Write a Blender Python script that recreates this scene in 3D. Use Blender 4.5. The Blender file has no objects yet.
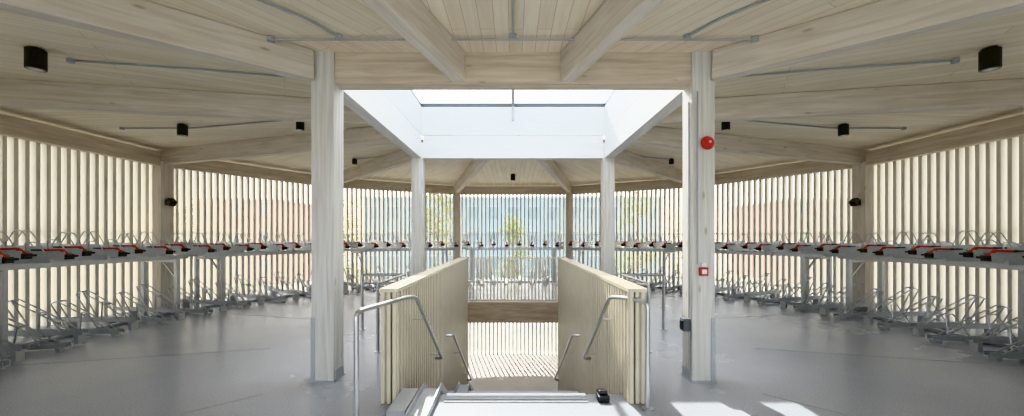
import bpy, math, random
from mathutils import Vector, Matrix
random.seed(7)
scene = bpy.context.scene
COL = scene.collection
CY = 6.5
C = Vector((0, CY, 0))
RP = 8.0      # column ring
RF = 8.38     # facade ring
rad = math.radians

# ---------------------------------------------------------------- materials
def new_mat(name):
    m = bpy.data.materials.new(name); m.use_nodes = True
    nt = m.node_tree
    b = nt.nodes["Principled BSDF"]
    return m, nt, b

def simple(name, col, rough=0.5, metal=0.0, noise=0.06, nscale=12):
    m, nt, b = new_mat(name)
    tc = nt.nodes.new("ShaderNodeTexCoord")
    n = nt.nodes.new("ShaderNodeTexNoise"); n.inputs["Scale"].default_value = nscale
    n.inputs["Detail"].default_value = 4
    nt.links.new(tc.outputs["Object"], n.inputs["Vector"])
    mx = nt.nodes.new("ShaderNodeMix"); mx.data_type = 'RGBA'
    c0 = [max(0, c * (1 - noise * 2)) for c in col]; c1 = [min(1, c * (1 + noise * 2)) for c in col]
    mx.inputs[6].default_value = (*c0, 1); mx.inputs[7].default_value = (*c1, 1)
    nt.links.new(n.outputs["Fac"], mx.inputs[0])
    nt.links.new(mx.outputs[2], b.inputs["Base Color"])
    b.inputs["Roughness"].default_value = rough
    b.inputs["Metallic"].default_value = metal
    return m

def wood(name, c_lo, c_hi, stretch=(0.7, 9, 9), rough=0.6, knots=True, coord="Object", boards=None, spec=0.3):
    """grain runs along local X"""
    m, nt, b = new_mat(name)
    N = nt.nodes; L = nt.links
    tc = N.new("ShaderNodeTexCoord")
    src = tc.outputs[coord]
    if coord == "Object":
        oi = N.new("ShaderNodeObjectInfo")
        add = N.new("ShaderNodeVectorMath"); add.operation = 'ADD'
        mul = N.new("ShaderNodeMath"); mul.operation = 'MULTIPLY'; mul.inputs[1].default_value = 37.0
        L.new(oi.outputs["Random"], mul.inputs[0])
        L.new(src, add.inputs[0]); L.new(mul.outputs[0], add.inputs[1])
        src = add.outputs[0]
    mp = N.new("ShaderNodeMapping"); mp.inputs["Scale"].default_value = stretch
    L.new(src, mp.inputs["Vector"])
    n = N.new("ShaderNodeTexNoise"); n.inputs["Scale"].default_value = 2.2
    n.inputs["Detail"].default_value = 6; n.inputs["Distortion"].default_value = 0.6
    L.new(mp.outputs[0], n.inputs["Vector"])
    cr = N.new("ShaderNodeValToRGB")
    cr.color_ramp.elements[0].position = 0.32; cr.color_ramp.elements[0].color = (*c_lo, 1)
    cr.color_ramp.elements[1].position = 0.66; cr.color_ramp.elements[1].color = (*c_hi, 1)
    L.new(n.outputs["Fac"], cr.inputs[0])
    out = cr.outputs[0]
    if knots:
        mk = N.new("ShaderNodeMapping"); mk.inputs["Scale"].default_value = (1.6, 4.5, 4.5)
        L.new(src, mk.inputs["Vector"])
        v = N.new("ShaderNodeTexVoronoi"); v.inputs["Scale"].default_value = 1.3
        L.new(mk.outputs[0], v.inputs["Vector"])
        r2 = N.new("ShaderNodeValToRGB")
        r2.color_ramp.elements[0].position = 0.05; r2.color_ramp.elements[0].color = (1, 1, 1, 1)
        r2.color_ramp.elements[1].position = 0.12; r2.color_ramp.elements[1].color = (0, 0, 0, 1)
        L.new(v.outputs["Distance"], r2.inputs[0])
        mx = N.new("ShaderNodeMix"); mx.data_type = 'RGBA'
        mf = N.new("ShaderNodeMath"); mf.operation = 'MULTIPLY'; mf.inputs[1].default_value = 0.6
        L.new(r2.outputs[0], mf.inputs[0]); L.new(mf.outputs[0], mx.inputs[0])
        L.new(out, mx.inputs[6]); mx.inputs[7].default_value = (c_lo[0]*.6, c_lo[1]*.5, c_lo[2]*.4, 1)
        out = mx.outputs[2]
    if boards:
        br = N.new("ShaderNodeTexBrick")
        br.inputs["Color1"].default_value = (1, 1, 1, 1); br.inputs["Color2"].default_value = (0.91, 0.90, 0.87, 1)
        br.inputs["Mortar"].default_value = (0.66, 0.60, 0.50, 1)
        br.inputs["Scale"].default_value = 1.0
        br.inputs["Mortar Size"].default_value = 0.003
        br.inputs["Brick Width"].default_value = 3.4
        br.inputs["Row Height"].default_value = boards
        L.new(src, br.inputs["Vector"])
        m2 = N.new("ShaderNodeMix"); m2.data_type = 'RGBA'; m2.blend_type = 'MULTIPLY'; m2.inputs[0].default_value = 1
        L.new(out, m2.inputs[6]); L.new(br.outputs["Color"], m2.inputs[7])
        out = m2.outputs[2]
    L.new(out, b.inputs["Base Color"])
    b.inputs["Roughness"].default_value = rough
    b.inputs["Specular IOR Level"].default_value = spec
    return m

M_BEAM = wood("glulam_timber", (0.60, 0.53, 0.44), (0.75, 0.69, 0.61))
M_BEAMF = wood("ring_beam_timber", (0.57, 0.48, 0.37), (0.73, 0.65, 0.53))
M_COL = wood("pale_column_timber", (0.58, 0.55, 0.50), (0.74, 0.73, 0.70), stretch=(0.5, 12, 12))
M_WHITE = wood("whitewashed_timber", (0.66, 0.65, 0.63), (0.76, 0.755, 0.745), stretch=(0.8, 8, 8))
M_CEIL = wood("ceiling_boards", (0.84, 0.74, 0.58), (0.92, 0.84, 0.70), stretch=(0.5, 5, 5), coord="UV", boards=0.14, knots=False)
M_SOFFIT = wood("brown_slab_edge_timber", (0.36, 0.27, 0.19), (0.50, 0.40, 0.30), stretch=(1, 8, 8))
M_SLAT = simple("cream_facade_slats", (0.74, 0.69, 0.58), 0.5, 0, 0.03, 3)
M_BAL = simple("cream_balustrade_slats", (0.66, 0.60, 0.47), 0.5, 0, 0.06, 6)
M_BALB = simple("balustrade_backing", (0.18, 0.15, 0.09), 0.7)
M_STEEL = simple("stainless_steel", (0.55, 0.55, 0.56), 0.3, 1.0, 0.03)
M_GALV = simple("galvanised_steel", (0.52, 0.54, 0.56), 0.38, 0.6, 0.08, 30)
M_BLACK = simple("black_plastic", (0.02, 0.02, 0.022), 0.4)
M_RED = simple("red_plastic", (0.50, 0.03, 0.02), 0.4)
M_GREYP = simple("grey_plastic", (0.42, 0.43, 0.44), 0.5)
M_DARKG = simple("dark_grey_box", (0.10, 0.11, 0.12), 0.5)
M_JOINT = simple("floor_joint_sealant", (0.27, 0.28, 0.30), 0.6)
M_CONC = simple("pale_concrete", (0.54, 0.55, 0.55), 0.7, 0, 0.06, 2)
M_STAIR = simple("stair_concrete", (0.60, 0.62, 0.65), 0.6, 0, 0.05, 5)
M_WHITEP = simple("white_paint", (0.80, 0.81, 0.82), 0.5, 0, 0.02)
M_DARK = simple("dark_strip_metal", (0.15, 0.15, 0.16), 0.6)  # dark strips across the stair treads
M_BRICK = simple("red_brick_render", (0.48, 0.31, 0.27), 0.8, 0, 0.1, 3)
M_TEAL = simple("teal_glazed_facade", (0.33, 0.42, 0.45), 0.3, 0, 0.1, 0.6)
M_BARK = simple("bark", (0.25, 0.19, 0.13), 0.9)
M_GLASSL = simple("lamp_lens", (0.35, 0.35, 0.33), 0.2)

def floor_mat():
    m, nt, b = new_mat("blue_grey_resin_floor"); N = nt.nodes; L = nt.links
    tc = N.new("ShaderNodeTexCoord")
    n1 = N.new("ShaderNodeTexNoise"); n1.inputs["Scale"].default_value = 0.6; n1.inputs["Detail"].default_value = 5
    n2 = N.new("ShaderNodeTexNoise"); n2.inputs["Scale"].default_value = 60; n2.inputs["Detail"].default_value = 2
    L.new(tc.outputs["Object"], n1.inputs["Vector"]); L.new(tc.outputs["Object"], n2.inputs["Vector"])
    cr = N.new("ShaderNodeValToRGB")
    cr.color_ramp.elements[0].position = .25; cr.color_ramp.elements[0].color = (0.33, 0.345, 0.375, 1)
    cr.color_ramp.elements[1].position = .75; cr.color_ramp.elements[1].color = (0.40, 0.415, 0.45, 1)
    L.new(n1.outputs["Fac"], cr.inputs[0])
    mx = N.new("ShaderNodeMix"); mx.data_type = 'RGBA'; mx.blend_type = 'OVERLAY'; mx.inputs[0].default_value = .25
    L.new(cr.outputs[0], mx.inputs[6]); L.new(n2.outputs["Fac"], mx.inputs[7])
    L.new(mx.outputs[2], b.inputs["Base Color"])
    mr = N.new("ShaderNodeMapRange"); mr.inputs["To Min"].default_value = .20; mr.inputs["To Max"].default_value = .32
    L.new(n1.outputs["Fac"], mr.inputs[0]); L.new(mr.outputs[0], b.inputs["Roughness"])
    return m
M_FLOOR = floor_mat()

def leaf_mat(name, c0, c1):
    m, nt, b = new_mat(name); N = nt.nodes; L = nt.links
    tc = N.new("ShaderNodeTexCoord"); n = N.new("ShaderNodeTexNoise"); n.inputs["Scale"].default_value = 3
    L.new(tc.outputs["Object"], n.inputs["Vector"])
    cr = N.new("ShaderNodeValToRGB")
    cr.color_ramp.elements[0].position = .35; cr.color_ramp.elements[0].color = (*c0, 1)
    cr.color_ramp.elements[1].position = .65; cr.color_ramp.elements[1].color = (*c1, 1)
    L.new(n.outputs["Fac"], cr.inputs[0]); L.new(cr.outputs[0], b.inputs["Base Color"])
    b.inputs["Roughness"].default_value = .6
    return m
M_LEAF = leaf_mat("leaves", (0.18, 0.22, 0.08), (0.38, 0.40, 0.17))

def glass_mat():
    m = bpy.data.materials.new("skylight_glass"); m.use_nodes = True
    nt = m.node_tree; nt.nodes.clear()
    o = nt.nodes.new("ShaderNodeOutputMaterial"); t = nt.nodes.new("ShaderNodeBsdfTransparent")
    t.inputs[0].default_value = (.96, .98, .98, 1)
    g = nt.nodes.new("ShaderNodeBsdfGlossy"); g.inputs["Roughness"].default_value = .02
    mx = nt.nodes.new("ShaderNodeMixShader"); mx.inputs[0].default_value = .05
    nt.links.new(t.outputs[0], mx.inputs[1]); nt.links.new(g.outputs[0], mx.inputs[2])
    nt.links.new(mx.outputs[0], o.inputs[0])
    return m
M_GLASS = glass_mat()

# ---------------------------------------------------------------- mesh builder
class MB:
    def __init__(s): s.v = []; s.f = []; s.mi = []; s.mats = []
    def m(s, mat):
        if mat not in s.mats: s.mats.append(mat)
        return s.mats.index(mat)
    def box(s, c, size, mat, M=None, rot=None):
        hx, hy, hz = size[0]/2, size[1]/2, size[2]/2
        b = len(s.v); R = rot if rot else Matrix.Identity(3)
        for p in ((-hx,-hy,-hz),(hx,-hy,-hz),(hx,hy,-hz),(-hx,hy,-hz),(-hx,-hy,hz),(hx,-hy,hz),(hx,hy,hz),(-hx,hy,hz)):
            q = R @ Vector(p) + Vector(c)
            if M is not None: q = M @ q
            s.v.append(tuple(q))
        k = s.m(mat)
        for f in ((0,3,2,1),(4,5,6,7),(0,1,5,4),(1,2,6,5),(2,3,7,6),(3,0,4,7)):
            s.f.append(tuple(b+i for i in f)); s.mi.append(k)
    def seg(s, p0, p1, w, h, mat, M=None):
        """box bar from p0 to p1 (centre line), w lateral, h vertical-ish"""
        p0, p1 = Vector(p0), Vector(p1); d = p1-p0
        x = d.normalized(); up = Vector((0,0,1)) if abs(x.z) < .99 else Vector((0,1,0))
        y = up.cross(x).normalized(); z = x.cross(y)
        R = Matrix((x, y, z)).transposed()
        s.box((p0+p1)/2, (d.length, w, h), mat, M, R)
    def tube(s, pts, r, mat, M=None, n=8, cap=True, r2=None):
        pts = [Vector(p) for p in pts]; b = len(s.v); k = s.m(mat); prev = None
        for i, p in enumerate(pts):
            if i == 0: t = pts[1]-pts[0]
            elif i == len(pts)-1: t = pts[-1]-pts[-2]
            else: t = (pts[i]-pts[i-1]).normalized() + (pts[i+1]-pts[i]).normalized()
            t.normalize()
            if prev is None:
                a = Vector((0,0,1)) if abs(t.z) < .9 else Vector((1,0,0))
            else: a = prev
            u = (a - t*a.dot(t)).normalized(); prev = u; w = t.cross(u)
            rr = r if r2 is None else r + (r2-r)*i/(len(pts)-1)
            for j in range(n):
                an = 2*math.pi*j/n
                q = p + (u*math.cos(an) + w*math.sin(an))*rr
                if M is not None: q = M @ q
                s.v.append(tuple(q))
        for i in range(len(pts)-1):
            for j in range(n):
                j2 = (j+1) % n
                s.f.append((b+i*n+j, b+i*n+j2, b+(i+1)*n+j2, b+(i+1)*n+j)); s.mi.append(k)
        if cap:
            s.f.append(tuple(b+j for j in reversed(range(n)))); s.mi.append(k)
            e = b+(len(pts)-1)*n
            s.f.append(tuple(e+j for j in range(n))); s.mi.append(k)
    def poly(s, pts, mat):
        b = len(s.v); s.v += [tuple(p) for p in pts]; s.f.append(tuple(range(b, b+len(pts)))); s.mi.append(s.m(mat))
    def obj(s, name, parent=None, loc=None, bevel=0, smooth=False, mw=None):
        me = bpy.data.meshes.new(name); me.from_pydata(s.v, [], s.f)
        for mt in s.mats: me.materials.append(mt)
        me.polygons.foreach_set("material_index", s.mi)
        if smooth: me.polygons.foreach_set("use_smooth", [True]*len(s.f))
        me.update()
        o = bpy.data.objects.new(name, me); COL.objects.link(o)
        if loc is not None: o.location = loc
        if mw is not None: o.matrix_world = mw
        if parent: o.parent = parent
        if bevel:
            bv = o.modifiers.new("bevel", 'BEVEL'); bv.width = bevel; bv.segments = 2; bv.limit_method = 'ANGLE'
        return o

def empty(name, loc=(0,0,0)):
    o = bpy.data.objects.new(name, None); COL.objects.link(o); o.location = loc; o.empty_display_size = .2
    return o

def beam(name, p0, p1, w, h, mat, parent=None, bevel=.006):
    """centre-line beam, grain along local X (parent must sit at the origin)"""
    p0, p1 = Vector(p0), Vector(p1); d = p1-p0; x = d.normalized()
    up = Vector((0,0,1)) if abs(x.z) < .99 else Vector((0,1,0))
    y = up.cross(x).normalized(); z = x.cross(y)
    mw = Matrix((x, y, z)).transposed().to_4x4(); mw.translation = (p0+p1)/2
    b = MB(); b.box((0,0,0), (d.length, w, h), mat)
    o = b.obj(name, bevel=bevel)
    if parent: o.parent = parent
    o.matrix_local = mw
    return o

def pol(r, deg, z=0):
    a = rad(deg); return Vector((r*math.cos(a), CY + r*math.sin(a), z))

# ---------------------------------------------------------------- floor (ring with stairwell hole)
SX = 1.12; SY0 = 3.95; SY1 = 9.5
def floor_slab():
    b = MB(); n = 144
    def rect(a):
        c, s_ = math.cos(a), math.sin(a)
        ts = []
        if abs(c) > 1e-9: ts.append((SX if c > 0 else -SX)/c)
        if abs(s_) > 1e-9: ts.append(((SY1-CY) if s_ > 0 else (SY0-CY))/s_)
        t = min(ts); return Vector((t*c, CY+t*s_, 0))
    angs = sorted([2*math.pi*i/n for i in range(n)] + [math.atan2(y-CY, x) % (2*math.pi) for x in (-SX, SX) for y in (SY0, SY1)])
    for zz in (0, -.5):
        for i in range(len(angs)):
            a0, a1 = angs[i], angs[(i+1) % len(angs)]
            o0 = pol(8.55, math.degrees(a0), zz); o1 = pol(8.55, math.degrees(a1), zz)
            i0 = rect(a0); i1 = rect(a1); i0.z = i1.z = zz
            q = [i0, o0, o1, i1]
            if zz: q.reverse()
            b.poly(q, M_FLOOR if zz == 0 else M_SOFFIT)
    for i in range(len(angs)):
        a0, a1 = angs[i], angs[(i+1) % len(angs)]
        i0, i1 = rect(a0), rect(a1)
        b.poly([i0, i1, i1-Vector((0,0,.5)), i0-Vector((0,0,.5))], M_SOFFIT)
        o0 = pol(8.55, math.degrees(a0)); o1 = pol(8.55, math.degrees(a1))
        b.poly([o0, o0-Vector((0,0,.5)), o1-Vector((0,0,.5)), o1], M_WHITEP)
    return b.obj("floor")
floor = floor_slab()
j = MB()
for k in range(12):
    a = 15+30*k
    if 240 < a < 300: continue
    p0 = pol(3.6, a, .001); p1 = pol(7.8, a, .001)
    j.seg(p0, p1, .006, .002, M_JOINT)
jo = j.obj("floor_joints", parent=floor)

b = MB()
n = 72
b.poly([pol(8.9, 360*i/n, -2.89) for i in range(n)], M_CONC)
b.obj("floor_lower_level")
b = MB(); b.box((0, 20, -3.0), (160, 160, .1), simple("pale_paving_ground", (0.36, 0.37, 0.34), .9, 0, .15, .3))
b.obj("ground")

# ---------------------------------------------------------------- stair
ST = MB(); y = SY0; z = 0
RI = .17
prof = []
for i in range(6):
    z -= RI; prof.append((y, y+.25, z)); y += .25
prof[-1] = (prof[-1][0], prof[-1][1]+1.15, z); y += 1.15
for i in range(10):
    z -= RI; prof.append((y, y+.27, z)); y += .27
for (a, c, zz) in prof:
    ST.box((0, (a+c)/2, zz-.12), (2*SX-.04, c-a+.03, .24), M_STAIR)
    ST.box((0, a+.03, zz+.003), (2*SX-.3, .05, .006), M_DARK)
ST.obj("staircase")
b = MB()
b.box((.03, SY0-.03, .006), (1.4, .06, .012), M_WHITEP)
b.box((.03, SY0-.12, .004), (1.4, .025, .008), M_GREYP)
b.box((.03, SY0-.19, .004), (1.4, .025, .008), M_GREYP)
b.obj("stair_nosing")

# bicycle wheeling ramp (left)
b = MB()
ramp = [(-.83, 3.3, .02), (-.83, 4.0, .03), (-.83, 5.45, -.90), (-.83, 6.6, -.92), (-.83, 9.2, -2.6)]
for i in range(len(ramp)-1):
    p, q = Vector(ramp[i]), Vector(ramp[i+1])
    b.seg(p, q, .18, .02, M_GREYP)
    for sx in (-.09, .09):
        b.seg(p+Vector((sx,0,.03)), q+Vector((sx,0,.03)), .012, .07, M_GALV)
b.box((-1.02, 3.62, .045), (.16, .5, .09), M_GREYP)
b.obj("bicycle_wheeling_ramp")
b = MB()
b.box((.88, 3.80, .03), (.11, .12, .06), M_BLACK)
b.seg((.88, 3.78, .085), (.88, 3.92, .05), .08, .04, M_BLACK)
b.obj("wheel_guide_shoe", bevel=.01)

# ---------------------------------------------------------------- balustrades
def balustrade(sx):
    b = MB(); x0 = sx*1.19; y0, y1 = 3.74, 9.62
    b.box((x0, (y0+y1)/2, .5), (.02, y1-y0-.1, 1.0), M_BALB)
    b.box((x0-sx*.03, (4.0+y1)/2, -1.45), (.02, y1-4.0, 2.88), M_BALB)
    n = int((y1-y0)/.105)
    for i in range(n+1):
        yy = y0+.02+i*(y1-y0-.04)/n
        zb = -2.85 if yy > 4.0 else 0.0
        b.box((x0-sx*.055, yy, (1.07+zb)/2), (.055, .05, 1.07-zb), M_BAL)
        b.box((x0+sx*.055, yy, .54), (.055, .05, 1.06), M_BAL)
    for k in range(3):
        b.box((x0+(-.055+.055*k), y0-.01, .54), (.034, .04, 1.07), M_BAL)
    b.box((x0, (y0+y1)/2-.01, 1.09), (.18, y1-y0+.06, .035), M_BAL)
    b.obj("slatted_balustrade", bevel=0)
balustrade(-1); balustrade(1)
b = MB()
for i in range(26):
    xx = -1.06+i*2.12/25
    b.box((xx, 9.56, .52), (.03, .04, 1.04), M_BAL)
b.box((0, 9.56, 1.08), (2.16, .09, .04), M_BAL)
b.box((0, 9.56, .04), (2.16, .06, .05), M_BAL)
b.obj("slatted_balustrade")

# handrails
def rounded(pts, r=.12, n=5):
    pts = [Vector(p) for p in pts]; out = [pts[0]]
    for i in range(1, len(pts)-1):
        a, c, e = pts[i-1], pts[i], pts[i+1]
        d0 = (a-c); d1 = (e-c); rr = min(r, d0.length*.45, d1.length*.45)
        s = c+d0.normalized()*rr; t = c+d1.normalized()*rr
        for k in range(n+1):
            u = k/n
            out.append(s*(1-u)**2 + c*2*u*(1-u) + t*u*u)
    out.append(pts[-1]); return out
def handrail(sx, ys, xs):
    b = MB()
    xr = sx*1.0
    b.tube(rounded([(xs, ys, .02), (xs, ys, 1.0), (sx*1.06, 3.85, 1.0), (xr, 4.0, .98), (xr, 5.5, -.12), (sx*1.12, 5.55, -.13)], .07), .020, M_STEEL, n=12)
    b.tube(rounded([(sx*1.12, 6.5, -.05), (xr, 6.55, -.06), (xr, 9.3, -1.82), (sx*1.12, 9.35, -1.85)], .05), .020, M_STEEL, n=12)
    b.tube([(xs, ys, 0), (xs, ys, .015)], .055, M_STEEL, n=16)
    for (yy, zz) in ((4.3, .76), (5.2, .10), (7.2, -.48), (8.6, -1.37)):
        b.tube([(xr, yy, zz-.02), (xr, yy, zz-.07), (sx*1.12, yy, zz-.07)], .008, M_STEEL, n=6)
    b.obj("stair_handrail", smooth=False)
handrail(-1, 3.12, -1.26)
handrail(1, 3.6, 1.25)
def barrier(sx):
    b = MB()
    b.tube(rounded([(sx*1.88, 5.4, 0), (sx*1.88, 5.4, .95), (sx*1.32, 5.4, .95)], .06), .022, M_STEEL, n=10)
    b.tube([(sx*1.88, 5.4, 0), (sx*1.88, 5.4, .012)], .05, M_STEEL, n=12)
    b.tube([(sx*1.88, 5.4, .80), (sx*1.32, 5.4, .80)], .014, M_STEEL, n=8)
    b.tube(rounded([(sx*2.6, 6.7, 0), (sx*2.6, 6.7, .95), (sx*1.88, 6.7, .95), (sx*1.88, 5.4, .95)], .06), .022, M_STEEL, n=10)
    b.tube([(sx*2.6, 6.7, 0), (sx*2.6, 6.7, .012)], .05, M_STEEL, n=12)
    b.tube([(sx*1.88, 5.4, .80), (sx*1.88, 6.7, .80), (sx*2.6, 6.7, .80)], .014, M_STEEL, n=8)
    b.obj("guard_rail")
barrier(-1); barrier(1)

# ---------------------------------------------------------------- columns
H = 2.1
cols = [(-H, CY-H), (H, CY-H), (-H, CY+H), (H, CY+H)]
for i, (x, y) in enumerate(cols):
    e = empty("timber_column", (x, y, 0))
    beam("post", (0, 0, .012), (0, 0, 3.66), .25, .25, M_COL, e)
    b = MB()
    b.box((0, 0, .006), (.28, .28, .012), M_GALV)
    s = -1 if x < 0 else 1
    b.box((s*.131, 0, .36), (.012, .2, .70), M_GALV)
    b.box((s*.105, -.131, .36), (.04, .008, .70), M_GALV)
    b.box((-s*.131, 0, .06), (.012, .2, .12), M_GALV)
    for zz in (.15, .3, .45, .6):
        b.tube([(s*.135, 0, zz), (s*.15, 0, zz)], .015, M_GALV, n=6)
    b.obj("steel_shoe", parent=e)
for k in range(12):
    a = 15+30*k
    c = pol(RP, a)
    e = empty("timber_column", c)
    b = MB(); b.box((0, 0, 0), (3.25, .26, .26), M_BEAM)
    o = b.obj("post", parent=e, bevel=.006)
    o.rotation_euler = (Matrix.Rotation(rad(a), 3, 'Z') @ Matrix.Rotation(rad(90), 3, 'Y')).to_euler(); o.location = (0, 0, 1.625)

# ---------------------------------------------------------------- roof structure
frame = empty("timber_roof_frame", (0, 0, 0))
zc_in = 3.48; zc_out = 3.35; bh = .32
beam("ring_beam_front", (-H+.125, CY-H, 3.475), (H-.125, CY-H, 3.475), .2, .35, M_BEAMF, frame)
beam("ring_beam_back", (-H+.125, CY+H, 3.575), (H-.125, CY+H, 3.575), .2, .5, M_WHITE, frame)
beam("ring_beam_side", (-H, CY-H+.125, 3.575), (-H, CY+H-.125, 3.575), .2, .5, M_WHITE, frame)
beam("ring_beam_side", (H, CY-H+.125, 3.575), (H, CY+H-.125, 3.575), .2, .5, M_WHITE, frame)
inner = []
for k in range(12):
    a = 15+30*k
    q = .57
    tbl = {15: (H, q), 45: (H, H), 75: (q, H), 105: (-q, H), 135: (-H, H), 165: (-H, q),
           195: (-H, -q), 225: (-H, -H), 255: (-q, -H), 285: (q, -H), 315: (H, -H), 345: (H, -q)}
    x, y = tbl[a]; inner.append(Vector((x, CY+y, 0)))
for k in range(12):
    a = 15+30*k
    p0 = inner[k].copy(); p1 = pol(RP, a)
    d = (p1-p0).normalized()
    off = .17 if (a-45) % 90 == 0 else .1
    s = p0+d*off; s.z = zc_in; e = p1+d*.1; e.z = zc_out
    beam("radial_beam", s, e, .145, bh, M_BEAM, frame)
    n0 = pol(RP, a, 3.30); n1 = pol(RP, a+30, 3.30); dd = (n1-n0).normalized()
    beam("perimeter_beam", n0+dd*.14, n1-dd*.14, .14, .30, M_BEAMF, frame)

for s in (-1, 1):
    beam("upstand_side", (s*H, CY-H, 4.14), (s*H, CY+H, 4.14), .2, .62, M_WHITE, frame)
beam("upstand_back", (-H+.1, CY+H, 4.14), (H-.1, CY+H, 4.14), .2, .62, M_WHITE, frame)
beam("upstand_front", (-H+.1, CY-H, 4.05), (H-.1, CY-H, 4.05), .2, .8, M_WHITE, frame)
sk = MB()
for s in (-1, 1):
    sk.box((s*(H-.02), CY, 4.5), (.14, 2*H+.16, .08), M_DARKG)
    sk.box((0, CY+s*(H-.02), 4.5), (2*H+.16, .14, .08), M_DARKG)
sk.box((0, CY, 4.5), (.06, 2*H, .1), M_GREYP)
sk.box((0, CY, 4.56), (2*H, 2*H, .012), M_GLASS)
sk.tube([(0, CY+H-.13, 4.45), (0, CY+H-.13, 4.15)], .025, M_GREYP)
sk.obj("window_1_skylight")

def ceiling():
    verts = []; faces = []; uvs = []
    for k in range(12):
        a = 15+30*k; bis = a+15
        i0, i1 = inner[k], inner[(k+1) % 12]
        o0, o1 = pol(9.3, a), pol(9.3, a+30)
        pts = [Vector((i0.x, i0.y, 3.65)), Vector((o0.x, o0.y, 3.48)), Vector((o1.x, o1.y, 3.48)), Vector((i1.x, i1.y, 3.65))]
        b = len(verts); verts.extend([tuple(p) for p in pts]); faces.append((b, b+3, b+2, b+1))
        u = Vector((math.cos(rad(bis)), math.sin(rad(bis)), 0)); v = Vector((-u.y, u.x, 0))
        uv = [((p-C).dot(u)+k*3.7, (p-C).dot(v)+k*1.3) for p in pts]
        uvs += [uv[0], uv[3], uv[2], uv[1]]
    nb = len(verts)
    verts += [(x, y, z+.12) for x, y, z in verts]
    top = [tuple(nb+i for i in reversed(f)) for f in faces]
    me = bpy.data.meshes.new("ceiling"); me.from_pydata(verts, [], faces+top)
    me.materials.append(M_CEIL)
    ul = me.uv_layers.new(name="UVMap")
    for i, uvv in enumerate(uvs): ul.data[i].uv = uvv
    me.update()
    o = bpy.data.objects.new("ceiling", me); COL.objects.link(o)
ceiling()

# ---------------------------------------------------------------- facade slats
b = MB()
N = 352
for i in range(N):
    a = 360*i/N
    if 258 < a < 282: continue  # unseen entrance gap behind the camera, left without slats to let light in
    c = pol(RF, a, .28)
    R = Matrix.Rotation(rad(a), 3, 'Z')
    base = len(b.v); k = b.m(M_SLAT)
    for z in (-2.88, 3.62):
        for (px, py) in ((-.06, -.03), (-.06, .03), (.10, .024), (.10, -.024)):
            q = R @ Vector((px, py, 0)) + Vector((c.x, c.y, z)); b.v.append(tuple(q))
    for f in ((0,1,5,4),(1,2,6,5),(2,3,7,6),(3,0,4,7),(0,3,2,1),(4,5,6,7)):
        b.f.append(tuple(base+t for t in f)); b.mi.append(k)
for z in (-.25, .25, 1.7, 3.3):
    pts = [pol(RF+.12, t, z) for t in range(-78, 259, 3)]
    for p, q in zip(pts, pts[1:]): b.seg(p, q, .03, .05, M_GALV)
b.obj("wall_slatted_facade")
b = MB()
for a in (259.2, 280.8): b.box(pol(RF, a, 1.45), (.1, .1, 2.9), M_GALV)
b.seg(pol(RF, 259.2, 2.9), pol(RF, 280.8, 2.9), .1, .1, M_GALV)
b.obj("door_1")

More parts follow.
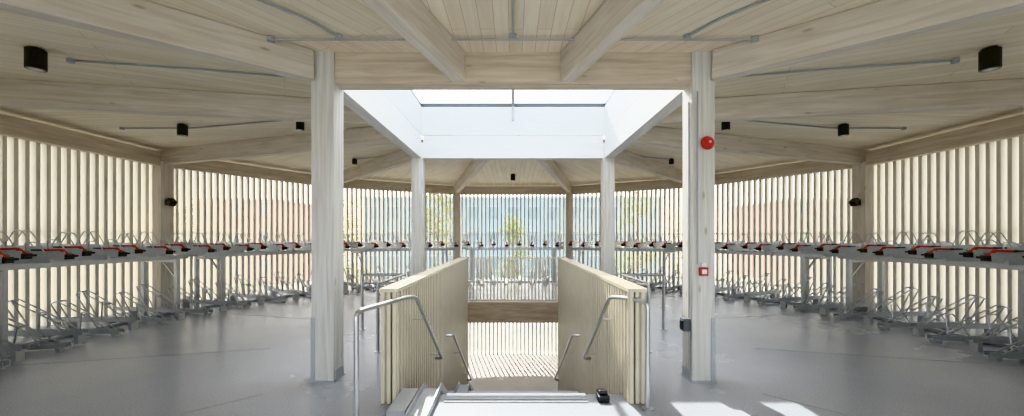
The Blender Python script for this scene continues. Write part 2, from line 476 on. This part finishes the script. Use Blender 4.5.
# ---------------------------------------------------------------- two tier bicycle racks
def rack_mesh():
    b = MB(); R0 = 6.35
    nu = 8
    for u in range(nu):
        th = -13.1+u*26.2/(nu-1)
        M = Matrix.Rotation(rad(th), 4, 'Z') @ Matrix.Translation((R0 + (.14 if u % 2 else 0), 0, 0))
        zl = .05 + (.09 if u % 2 else 0)
        L = 1.55
        b.box((L/2, 0, zl), (L, .09, .014), M_GALV, M)
        for s in (-1, 1): b.box((L/2, s*.048, zl+.025), (L, .01, .065), M_GALV, M)
        b.box((.08, 0, zl/2), (.06, .12, zl), M_GALV, M); b.box((1.2, 0, zl/2), (.06, .12, zl), M_GALV, M)
        for s in (-1, 1):
            b.tube([(.12, s*.05, zl+.04), (.55, s*.055, zl+.30), (.95, s*.055, zl+.52), (1.05, s*.055, zl+.48), (.78, s*.05, zl+.04)], .011, M_GALV, M, n=6)
        b.tube([(.95, -.055, zl+.52), (.95, .055, zl+.52)], .011, M_GALV, M, n=6)
        b.tube([(.55, -.055, zl+.30), (.55, .055, zl+.30)], .011, M_GALV, M, n=6)
        b.tube([(.30, .05, zl+.04), (.36, .16, zl+.34), (.46, .16, zl+.36), (.60, .05, zl+.04)], .010, M_GALV, M, n=6)
        zu = 1.36 + (.03 if u % 2 else 0)
        b.box((.95, 0, zu-.09), (1.5, .06, .07), M_GALV, M)
        b.seg((.0, 0, zu-.05), (1.72, 0, zu+.03), .10, .016, M_GALV, M)
        for s in (-1, 1):
            b.seg((.0, s*.052, zu-.02), (1.72, s*.052, zu+.06), .012, .10, M_GALV, M)
        b.tube(rounded([(.62, .055, zu), (.80, .055, zu+.30), (.90, .055, zu+.32), (1.10, .055, zu)], .05, 2), .008, M_GALV, M, n=6)
        b.tube(rounded([(.62, -.055, zu), (.80, -.055, zu+.30), (.90, -.055, zu+.32), (1.10, -.055, zu)], .05, 2), .008, M_GALV, M, n=6)
        b.tube(rounded([(.22, .05, zu), (.26, .13, zu+.17), (.40, .13, zu+.17), (.46, .05, zu)], .04, 2), .008, M_GALV, M, n=6)
        # pull handle: black grip, red lever
        b.seg((.26, 0, zu+.055), (.08, 0, zu+.06), .04, .025, M_RED, M)
        b.seg((.08, 0, zu+.06), (.01, 0, zu-.01), .045, .025, M_RED, M)
        b.box((-.01, 0, zu-.04), (.04, .11, .07), M_BLACK, M)
        b.tube([(-.05, -.075, zu-.03), (-.05, .075, zu-.03)], .015, M_BLACK, M, n=8)
        b.box((.36, 0, zu+.045), (.12, .06, .05), M_DARKG, M)
    for (r, z, w, h) in ((7.05, 1.19, .06, .08), (7.85, 1.19, .06, .08)):
        t = rad(13.6); b.seg((r*math.cos(t), -r*math.sin(t), z), (r*math.cos(t), r*math.sin(t), z), w, h, M_GALV)
    t = rad(12.6)
    b.seg((7.3*math.cos(t), -7.3*math.sin(t), .03), (7.3*math.cos(t), 7.3*math.sin(t), .03), .06, .05, M_GALV)
    for th in (-11.2, 11.2):
        M = Matrix.Rotation(rad(th), 4, 'Z')
        b.box((6.92, 0, .58), (.07, .07, 1.15), M_GALV, M); b.box((6.92, 0, .006), (.16, .14, .012), M_GALV, M)
        b.box((7.75, 0, .58), (.07, .07, 1.15), M_GALV, M)
        b.seg((6.92, 0, 1.12), (7.75, 0, 1.12), .05, .06, M_GALV, M)
        b.seg((6.92, 0, .75), (7.3, 0, 1.12), .03, .03, M_GALV, M)
    OFF = 7.2
    b.v = [(x-OFF, y, z) for x, y, z in b.v]
    return b
rb = rack_mesh(); proto = None
for k in range(12):
    ph = 30*k
    if ph == 270: continue
    loc = pol(7.2, ph)
    if proto is None:
        o = rb.obj("two_tier_bicycle_rack"); proto = o
    else:
        o = bpy.data.objects.new("two_tier_bicycle_rack", proto.data); COL.objects.link(o)
    o.location = loc; o.rotation_euler = (0, 0, rad(ph))

# ---------------------------------------------------------------- lights, conduits, fittings
def ceil_z(x, y):
    r = math.hypot(x, y-CY); return 3.65 - .17*max(0, min(1, (r-2.3)/6.9))
def downlight(x, y, d=.2, h=.25):
    zt = ceil_z(x, y); b = MB()
    b.tube([(0,0,0), (0,0,-.02)], d*.35, M_BLACK, n=24)
    b.tube([(0,0,-.02), (0,0,-h)], d/2, M_BLACK, n=32)
    b.tube([(0,0,-h-.001), (0,0,-h-.004)], d*.36, M_GLASSL, n=24)
    b.obj("ceiling_downlight", loc=(x, y, zt))
for s in (-1, 1):
    downlight(s*4.98, 4.05, .16, .22)
    downlight(s*5.75, 6.75, .15, .20)
    downlight(s*3.62, 6.6, .13, .2)
    downlight(s*4.0, 9.8, .12, .14)
    downlight(s*3.2, 1.2, .17, .24)
downlight(0, 12.1, .15, .2)

def conduit(pts, r=.012):
    P = [(x, y, ceil_z(x, y)-.018) for x, y in pts]
    b = MB(); b.tube(rounded(P, .12, 4), r, M_GREYP, n=8)
    for p in (P[0], P[-1]):
        b.tube([(p[0], p[1], p[2]+.02), (p[0], p[1], p[2]-.025)], .035, M_GREYP, n=16)
    b.obj("ceiling_conduit")
conduit([(-2.45, 3.93), (2.45, 3.93)])
conduit([(0, 3.9), (0, 1.0)])
for s in (-1, 1):
    conduit([(s*1.75, 3.9), (s*1.9, 3.55), (s*2.6, 2.7)])
    conduit([(s*4.9, 4.3), (s*3.7, 4.6), (s*2.5, 4.95)])
    conduit([(s*6.9, 6.85), (s*5.75, 6.95), (s*2.4, 6.35)])
    conduit([(s*4.0, 9.8), (s*2.3, 9.3)])

yf = CY-H-.125
b = MB()
b.tube([(0, 0, 0), (0, -.03, 0)], .045, M_RED, n=24)
b.tube([(0, -.03, 0), (0, -.045, 0), (0, -.065, 0), (0, -.078, 0)], .075, M_RED, n=28, r2=.045)
b.tube([(0, -.078, 0), (0, -.09, 0)], .015, M_STEEL, n=12)
b.obj("fire_alarm_bell", loc=(2.13, yf, 2.63))
b = MB(); b.box((0, -.02, 0), (.09, .04, .09), M_RED); b.box((0, -.042, 0), (.055, .006, .05), M_WHITEP); b.box((0, -.02, .075), (.05, .03, .05), M_WHITEP)
b.obj("fire_call_point", loc=(2.09, yf, 1.22), bevel=.004)
b = MB(); b.box((-.04, 0, 0), (.08, .10, .14), M_DARKG); b.box((-.085, 0, 0), (.012, .07, .10), M_BLACK)
b.obj("power_socket_box", loc=(2.1-.125, CY-H-.04, .62), bevel=.006)
b = MB(); xx = 1.962
b.tube([(xx, yf+.05, 3.1), (xx, yf+.05, .70)], .011, M_GREYP)
b.tube([(xx, yf+.05, .55), (xx, yf+.05, .10)], .011, M_GREYP)
b.tube([(2.03, yf-.010, 3.2), (2.03, yf-.010, 1.3)], .009, M_GREYP)
b.obj("wall_conduit")
for s in (-1, 1):
    a = 15 if s > 0 else 165
    c = pol(RP-.13, a, 2.36); e = (C-Vector((c.x, c.y, 0))).normalized()
    R = Matrix.Rotation(math.atan2(e.y, e.x), 4, 'Z')
    b = MB(); b.box((.03, 0, 0), (.06, .09, .12), M_BLACK, R); b.seg((.06, 0, .05), (.17, 0, -.04), .13, .12, M_BLACK, R)
    b.obj("wall_spotlight", loc=c, bevel=.006)

# ---------------------------------------------------------------- exterior
def tree(x, y, h, spread, seed):
    r = random.Random(seed); b = MB(); z0 = -2.95
    b.tube([(0,0,0), (.05,0,h*.3), (-.03,.05,h*.6), (0,0,h*.92)], .11, M_BARK, n=8, r2=.02)
    cl = []
    for i in range(14):
        a = r.uniform(0, 6.28); t = r.uniform(.3, .95); rr = spread*(1.05-t)*r.uniform(.6, 1.2)+.2
        p = Vector((math.cos(a)*rr, math.sin(a)*rr, h*t+.25)); cl.append(p)
        b.tube([(0, 0, h*t-.3), tuple(p*.5+Vector((0,0,(h*t-.3)*.5))), tuple(p)], .03, M_BARK, n=5, r2=.008)
    cl.append(Vector((0,0,h)))
    k = b.m(M_LEAF)
    for p in cl:
        for j in range(80):
            q = p + Vector((r.gauss(0, .32), r.gauss(0, .32), r.gauss(0, .3)))
            u = Vector((r.uniform(-1,1), r.uniform(-1,1), r.uniform(-1,1))).normalized()*.09
            v = u.orthogonal().normalized()*.05
            n0 = len(b.v); b.v += [tuple(q-u), tuple(q+v), tuple(q+u), tuple(q-v)]; b.f.append((n0, n0+1, n0+2, n0+3)); b.mi.append(k)
    b.obj("birch_tree", loc=(x, y, z0))
for i, (x, y, h, s) in enumerate([(-3.9, 20, 7.0, 1.2), (-9.5, 22, 6.2, 1.3), (0.0, 24, 5.4, .6), (6.6, 20.5, 7.0, 1.5), (11, 24, 6.2, 1.3), (-16, 19, 5.6, 1.3), (19, 21, 5.6, 1.3)]):
    tree(x, y, h, s, i+3)

def building(name, x0, x1, y, dep, ztop, mat, win):
    b = MB(); z0 = -2.95
    b.box(((x0+x1)/2, y+dep/2, (z0+ztop)/2), (x1-x0, dep, ztop-z0), mat)
    b.box(((x0+x1)/2, y+dep/2, ztop+.1), (x1-x0+.4, dep+.4, .2), M_WHITEP)
    nx = int((x1-x0)/2.2)
    z = z0+1.0
    while z+1.5 < ztop:
        for i in range(nx):
            xx = x0+(i+.5)*(x1-x0)/nx
            b.box((xx, y-.03, z+.7), (1.2, .08, 1.4), win); b.box((xx, y-.06, z+1.43), (1.3, .1, .07), M_WHITEP)
        z += 2.8
    b.obj(name)
M_WIN = simple("window_glass_far", (0.22, 0.30, 0.34), .15)
building("glazed_office_building", -17, 17, 44, 12, 6.0, M_TEAL, M_WIN)
building("brick_building", -31, -23, 38, 10, 5.2, M_BRICK, M_WIN)
building("brick_building", 27, 33, 38, 10, 5.2, M_BRICK, M_WIN)

# ---------------------------------------------------------------- light
w = bpy.data.worlds.new("world"); scene.world = w; w.use_nodes = True
nt = w.node_tree; bg = nt.nodes["Background"]
sky = nt.nodes.new("ShaderNodeTexSky")
try:
    sky.sky_type = 'NISHITA'; sky.sun_disc = False; sky.sun_elevation = rad(42); sky.sun_rotation = rad(-10)
    sky.dust_density = 3
except Exception as ex: print(ex)
mx = nt.nodes.new("ShaderNodeMix"); mx.data_type = 'RGBA'; mx.inputs[0].default_value = .88
nt.links.new(sky.outputs[0], mx.inputs[6]); mx.inputs[7].default_value = (.97, .98, 1.0, 1)
nt.links.new(mx.outputs[2], bg.inputs["Color"]); bg.inputs["Strength"].default_value = 2.6
sd = bpy.data.lights.new("sun", 'SUN'); sd.energy = 9; sd.angle = rad(.6); sd.color = (1, .97, .92)
so = bpy.data.objects.new("sun", sd); COL.objects.link(so); so.location = (-3, 20, 20)
so.rotation_euler = Vector((.22, -1.05, -1)).to_track_quat('-Z', 'Y').to_euler()

cd = bpy.data.cameras.new("camera"); co = bpy.data.objects.new("camera", cd); COL.objects.link(co)
co.location = (0, 0, 1.6); co.rotation_euler = (rad(90), 0, 0)
cd.sensor_width = 36; cd.lens = 36*388/1024; cd.shift_y = 29/1024; cd.shift_x = -1/1024
cd.clip_start = .05; cd.clip_end = 500
scene.camera = co
try:
    scene.view_settings.view_transform = 'Khronos PBR Neutral'
except Exception:
    scene.view_settings.view_transform = 'Standard'
scene.view_settings.exposure = 0.25
